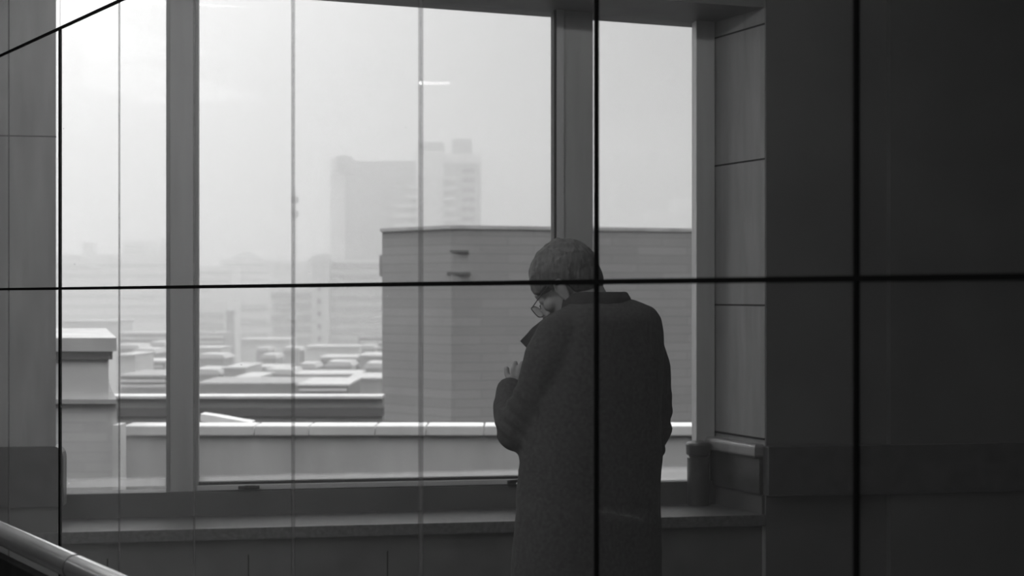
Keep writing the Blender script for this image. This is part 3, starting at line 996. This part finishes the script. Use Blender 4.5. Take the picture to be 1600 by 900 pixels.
# skyline and middle distance, each block its own building
def block(label, x0, x1, yt, Y, m, depth=16, roof=None, bands=(), name='city_building', boxes=(), bm_=None, group=None):
    t = bthing(name, label, 'building', (x0 + x1) / 2, Y, group)
    part('wall', m, t, (x0, x1, yt, Y, depth))
    if roof: part('roof', roof, t, ((x0 - 1.5, x1 + 1.5, yt - 2.5, Y, depth + 1), dict(y_bot=yt, dY=-.5)))
    for b in boxes: part('roof_box', m, t, ((b[0], b[1], b[2], Y, 6), dict(y_bot=yt, dY=2)))
    for (ya, yb, xa, xb) in bands: part('window_strip', bm_ or m_mid, t, ((xa, xb, ya, Y, .8), dict(y_bot=yb, dY=-.6)))
    return t

def bandset(x0, x1, y0, n, step, h): return [(y0 + k * step, y0 + k * step + h, x0, x1) for k in range(n)]
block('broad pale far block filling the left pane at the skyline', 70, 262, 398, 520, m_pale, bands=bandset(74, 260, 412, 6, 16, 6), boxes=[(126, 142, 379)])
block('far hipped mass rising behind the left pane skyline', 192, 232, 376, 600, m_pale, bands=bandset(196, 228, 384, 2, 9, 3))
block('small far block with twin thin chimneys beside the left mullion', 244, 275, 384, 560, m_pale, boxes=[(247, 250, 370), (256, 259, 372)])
t = bthing('gabled_building', 'far building with a shallow pyramid roof in the middle pane', 'building', 382, 540)
part('wall', m_pale, t, (345, 425, 404, 540, 20))
bm = bmesh.new(); a = P(358, 404, 540); b = P(402, 404, 540); c = P(381, 389, 540)
v = [bm.verts.new(p) for p in ((a.x, 540, a.z), (b.x, 540, b.z), (b.x, 556, b.z), (a.x, 556, a.z), (c.x, 548, c.z))]
for f in ((0, 1, 2, 3), (0, 4, 1), (1, 4, 2), (2, 4, 3), (3, 4, 0)): bm.faces.new([v[i] for i in f])
o = cpart('roof', m_mid, t, bm)
for k in range(3): part('window_strip', m_mid, t, ((350, 420, 412 + k * 12, 540, .8), dict(y_bot=416 + k * 12, dY=-.6)))
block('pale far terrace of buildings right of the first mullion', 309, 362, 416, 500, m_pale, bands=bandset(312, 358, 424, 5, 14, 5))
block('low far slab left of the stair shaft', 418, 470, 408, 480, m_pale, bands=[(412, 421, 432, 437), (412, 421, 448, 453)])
t = bthing('gabled_building', 'far building with a long slanted roof just left of the tower', 'building', 500, 460)
part('wall', m_pale, t, (468, 520, 408, 460, 16))
bm = bmesh.new(); pz = [(478, 408), (522, 408), (522, 397), (497, 397)]
add_prism(bm, [(P(x, y, 459).x, P(x, y, 459).z) for x, y in pz], 458, 475); cpart('roof', m_mid, t, bm)
block('wide pale block in the middle pane below the pyramid roof', 330, 422, 452, 380, m_pale, bands=bandset(372, 418, 476, 3, 22, 9))
block('hazy dark-banded block at the lower left of the middle pane', 300, 356, 470, 340, m_pale, bands=bandset(303, 350, 488, 3, 16, 9))
# slim chimney
t = bthing('chimney_stack', 'slender hazy chimney stack among the roofs of the middle pane', 'chimney', 360, 260)
bm = bmesh.new(); c = P(360, 485, 260)
lathe(bm, c.x, 260, [(1.2, GZ), (.75, c.z - 3), (.7, c.z - 1), (.85, c.z - .9), (.85, c.z)], 16); cpart('stack', m_mid, t, bm)
# thin mast in line with a seal
t = bthing('radio_mast', 'thin far lattice mast with a bulge of antennas rising above the skyline', 'mast', 461, 300)
bm = bmesh.new(); c = P(461, 300, 275)
add_limb(bm, [(c.x, 275, GZ), (c.x, 275, c.z)], [.3, .1], 8, 1); cpart('pole', m_mid, t, bm)
for yy in (312, 334):
    bm = bmesh.new(); q = P(461, yy, 275); lathe(bm, q.x, 275, [(.2, q.z - .8), (.7, q.z - .5), (.7, q.z + .5), (.2, q.z + .8)], 12)
    cpart('antenna_cluster', m_mid, t, bm)

# low roofs of the near city
low = [
 # label, x0,x1,ytop,Y,wall,roof
 ('low building with a bright white roof beside the first mullion', 190, 258, 566, 130, m_mid, m_roofw),
 ('small pale gabled roof right of the left brick block', 184, 212, 556, 118, m_pale, m_roofw),
 ('low dark-walled building under the small pale roofs', 188, 262, 588, 105, m_mid, m_mid),
 ('pale low block far behind the left brick block', 95, 188, 503, 240, m_pale, m_roofw),
 ('long hazy warehouse with a pale roof across the left pane', 185, 262, 522, 220, m_mid, m_roofw),
 ('white-roofed shed low in the middle pane by the mullion', 300, 346, 545, 190, m_pale, m_roofw),
 ('rounded pale canopy roof on the near left of the middle pane', 366, 402, 592, 108, m_roofw, m_roofw),
 ('white roof terrace above the rounded canopy', 350, 384, 576, 125, m_roofw, m_roofw),
 ('flat roofed low building with a thin bright edge', 392, 448, 575, 150, m_mid, m_roofw),
 ('long low dark building just above the far parapet', 309, 470, 600, 96, m_mid, m_mid),
 ('grey slab building in the middle distance left of the chimney', 310, 352, 520, 230, m_mid, None),
 ('pale slab building right of the chimney', 376, 452, 532, 235, m_pale, m_roofw),
 ('tree-dark low building under the banded wing', 560, 600, 528, 215, m_dk, None),
 ('pale long building with a bright roof below the stair shaft', 478, 562, 543, 200, m_pale, m_roofw),
 ('wide pale building stepping down under the apartment block', 500, 566, 560, 165, m_pale, m_roofw),
 ('dark box building at the edge of the masonry block', 562, 604, 557, 160, m_mid, m_roofw),
 ('bright long flat roof right of the middle seal', 462, 560, 586, 120, m_mid, m_roofw),
 ('low roof with a bright edge touching the masonry block', 545, 606, 592, 108, m_mid, m_roofw),
 ('small house with a pale roof at the right of the clutter', 466, 545, 602, 92, m_dk, m_roofw),
]
for i, (lb, x0, x1, yt, Y, mw, mr) in enumerate(low):
    bands = bandset(x0 + 3, x1 - 3, yt + 5, 2, 8, 3) if i % 2 == 0 else ()
    block(lb, x0, x1, yt, Y, mw, depth=5 + (i * 5) % 4, roof=mr, bands=bands, name='low_building', bm_=m_dk if mw is m_pale else m_pale)
# scattered roofs too similar to tell apart
spots = [(200, 545, 170), (226, 552, 150), (245, 540, 180), (330, 560, 160), (420, 560, 170), (436, 585, 130), (322, 585, 125), (480, 575, 150), (530, 572, 150), (585, 575, 135), (455, 548, 200), (575, 545, 190), (410, 548, 205)]
proto = None
for i, (x, y, Y) in enumerate(spots):
    q = P(x, y, Y)
    if proto is None:
        proto = thing('distant_house', 'blurred white-roofed small house among the hazy city roofs', 'building', (q.x, Y, q.z), 0, 'blurred small houses in the haze')
        obj('wall', B(add_box, -1.3, 1.3, 0, 5, -12, 0), m_mid, proto)
        bm = bmesh.new(); add_prism(bm, [(-1.6, 0), (1.6, 0), (1.2, .45), (-1.2, .5)], -.3, 5.3); obj('roof', bm, m_roofw, proto)
    else:
        r = proto.copy(); C.objects.link(r); r.location = (q.x, Y, q.z); r.scale = (random.uniform(.6, 1.3), 1, 1)
        for ch in list(proto.children):
            c = ch.copy(); C.objects.link(c); c.parent = r

# hillside and faint far blocks to the right pane
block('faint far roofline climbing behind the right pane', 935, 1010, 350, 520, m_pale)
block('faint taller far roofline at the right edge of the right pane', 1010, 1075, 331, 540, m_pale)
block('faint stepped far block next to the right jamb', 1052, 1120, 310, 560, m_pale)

# haze filling the city air
hz = bpy.data.materials.new('city_haze'); hz.use_nodes = True
t_ = hz.node_tree; t_.nodes.clear()
o_ = t_.nodes.new('ShaderNodeOutputMaterial'); v_ = t_.nodes.new('ShaderNodeVolumeScatter')
v_.inputs['Color'].default_value = (1, 1, 1, 1); v_.inputs['Density'].default_value = 0.0032; v_.inputs['Anisotropy'].default_value = 0.75
t_.links.new(v_.outputs[0], o_.inputs['Volume'])
hb = tag(obj('haze', B(add_box, -420, 420, 27, 700, GZ - .5, 75), hz), 'pale winter haze lying over the whole city outside', 'haze', kind='stuff')
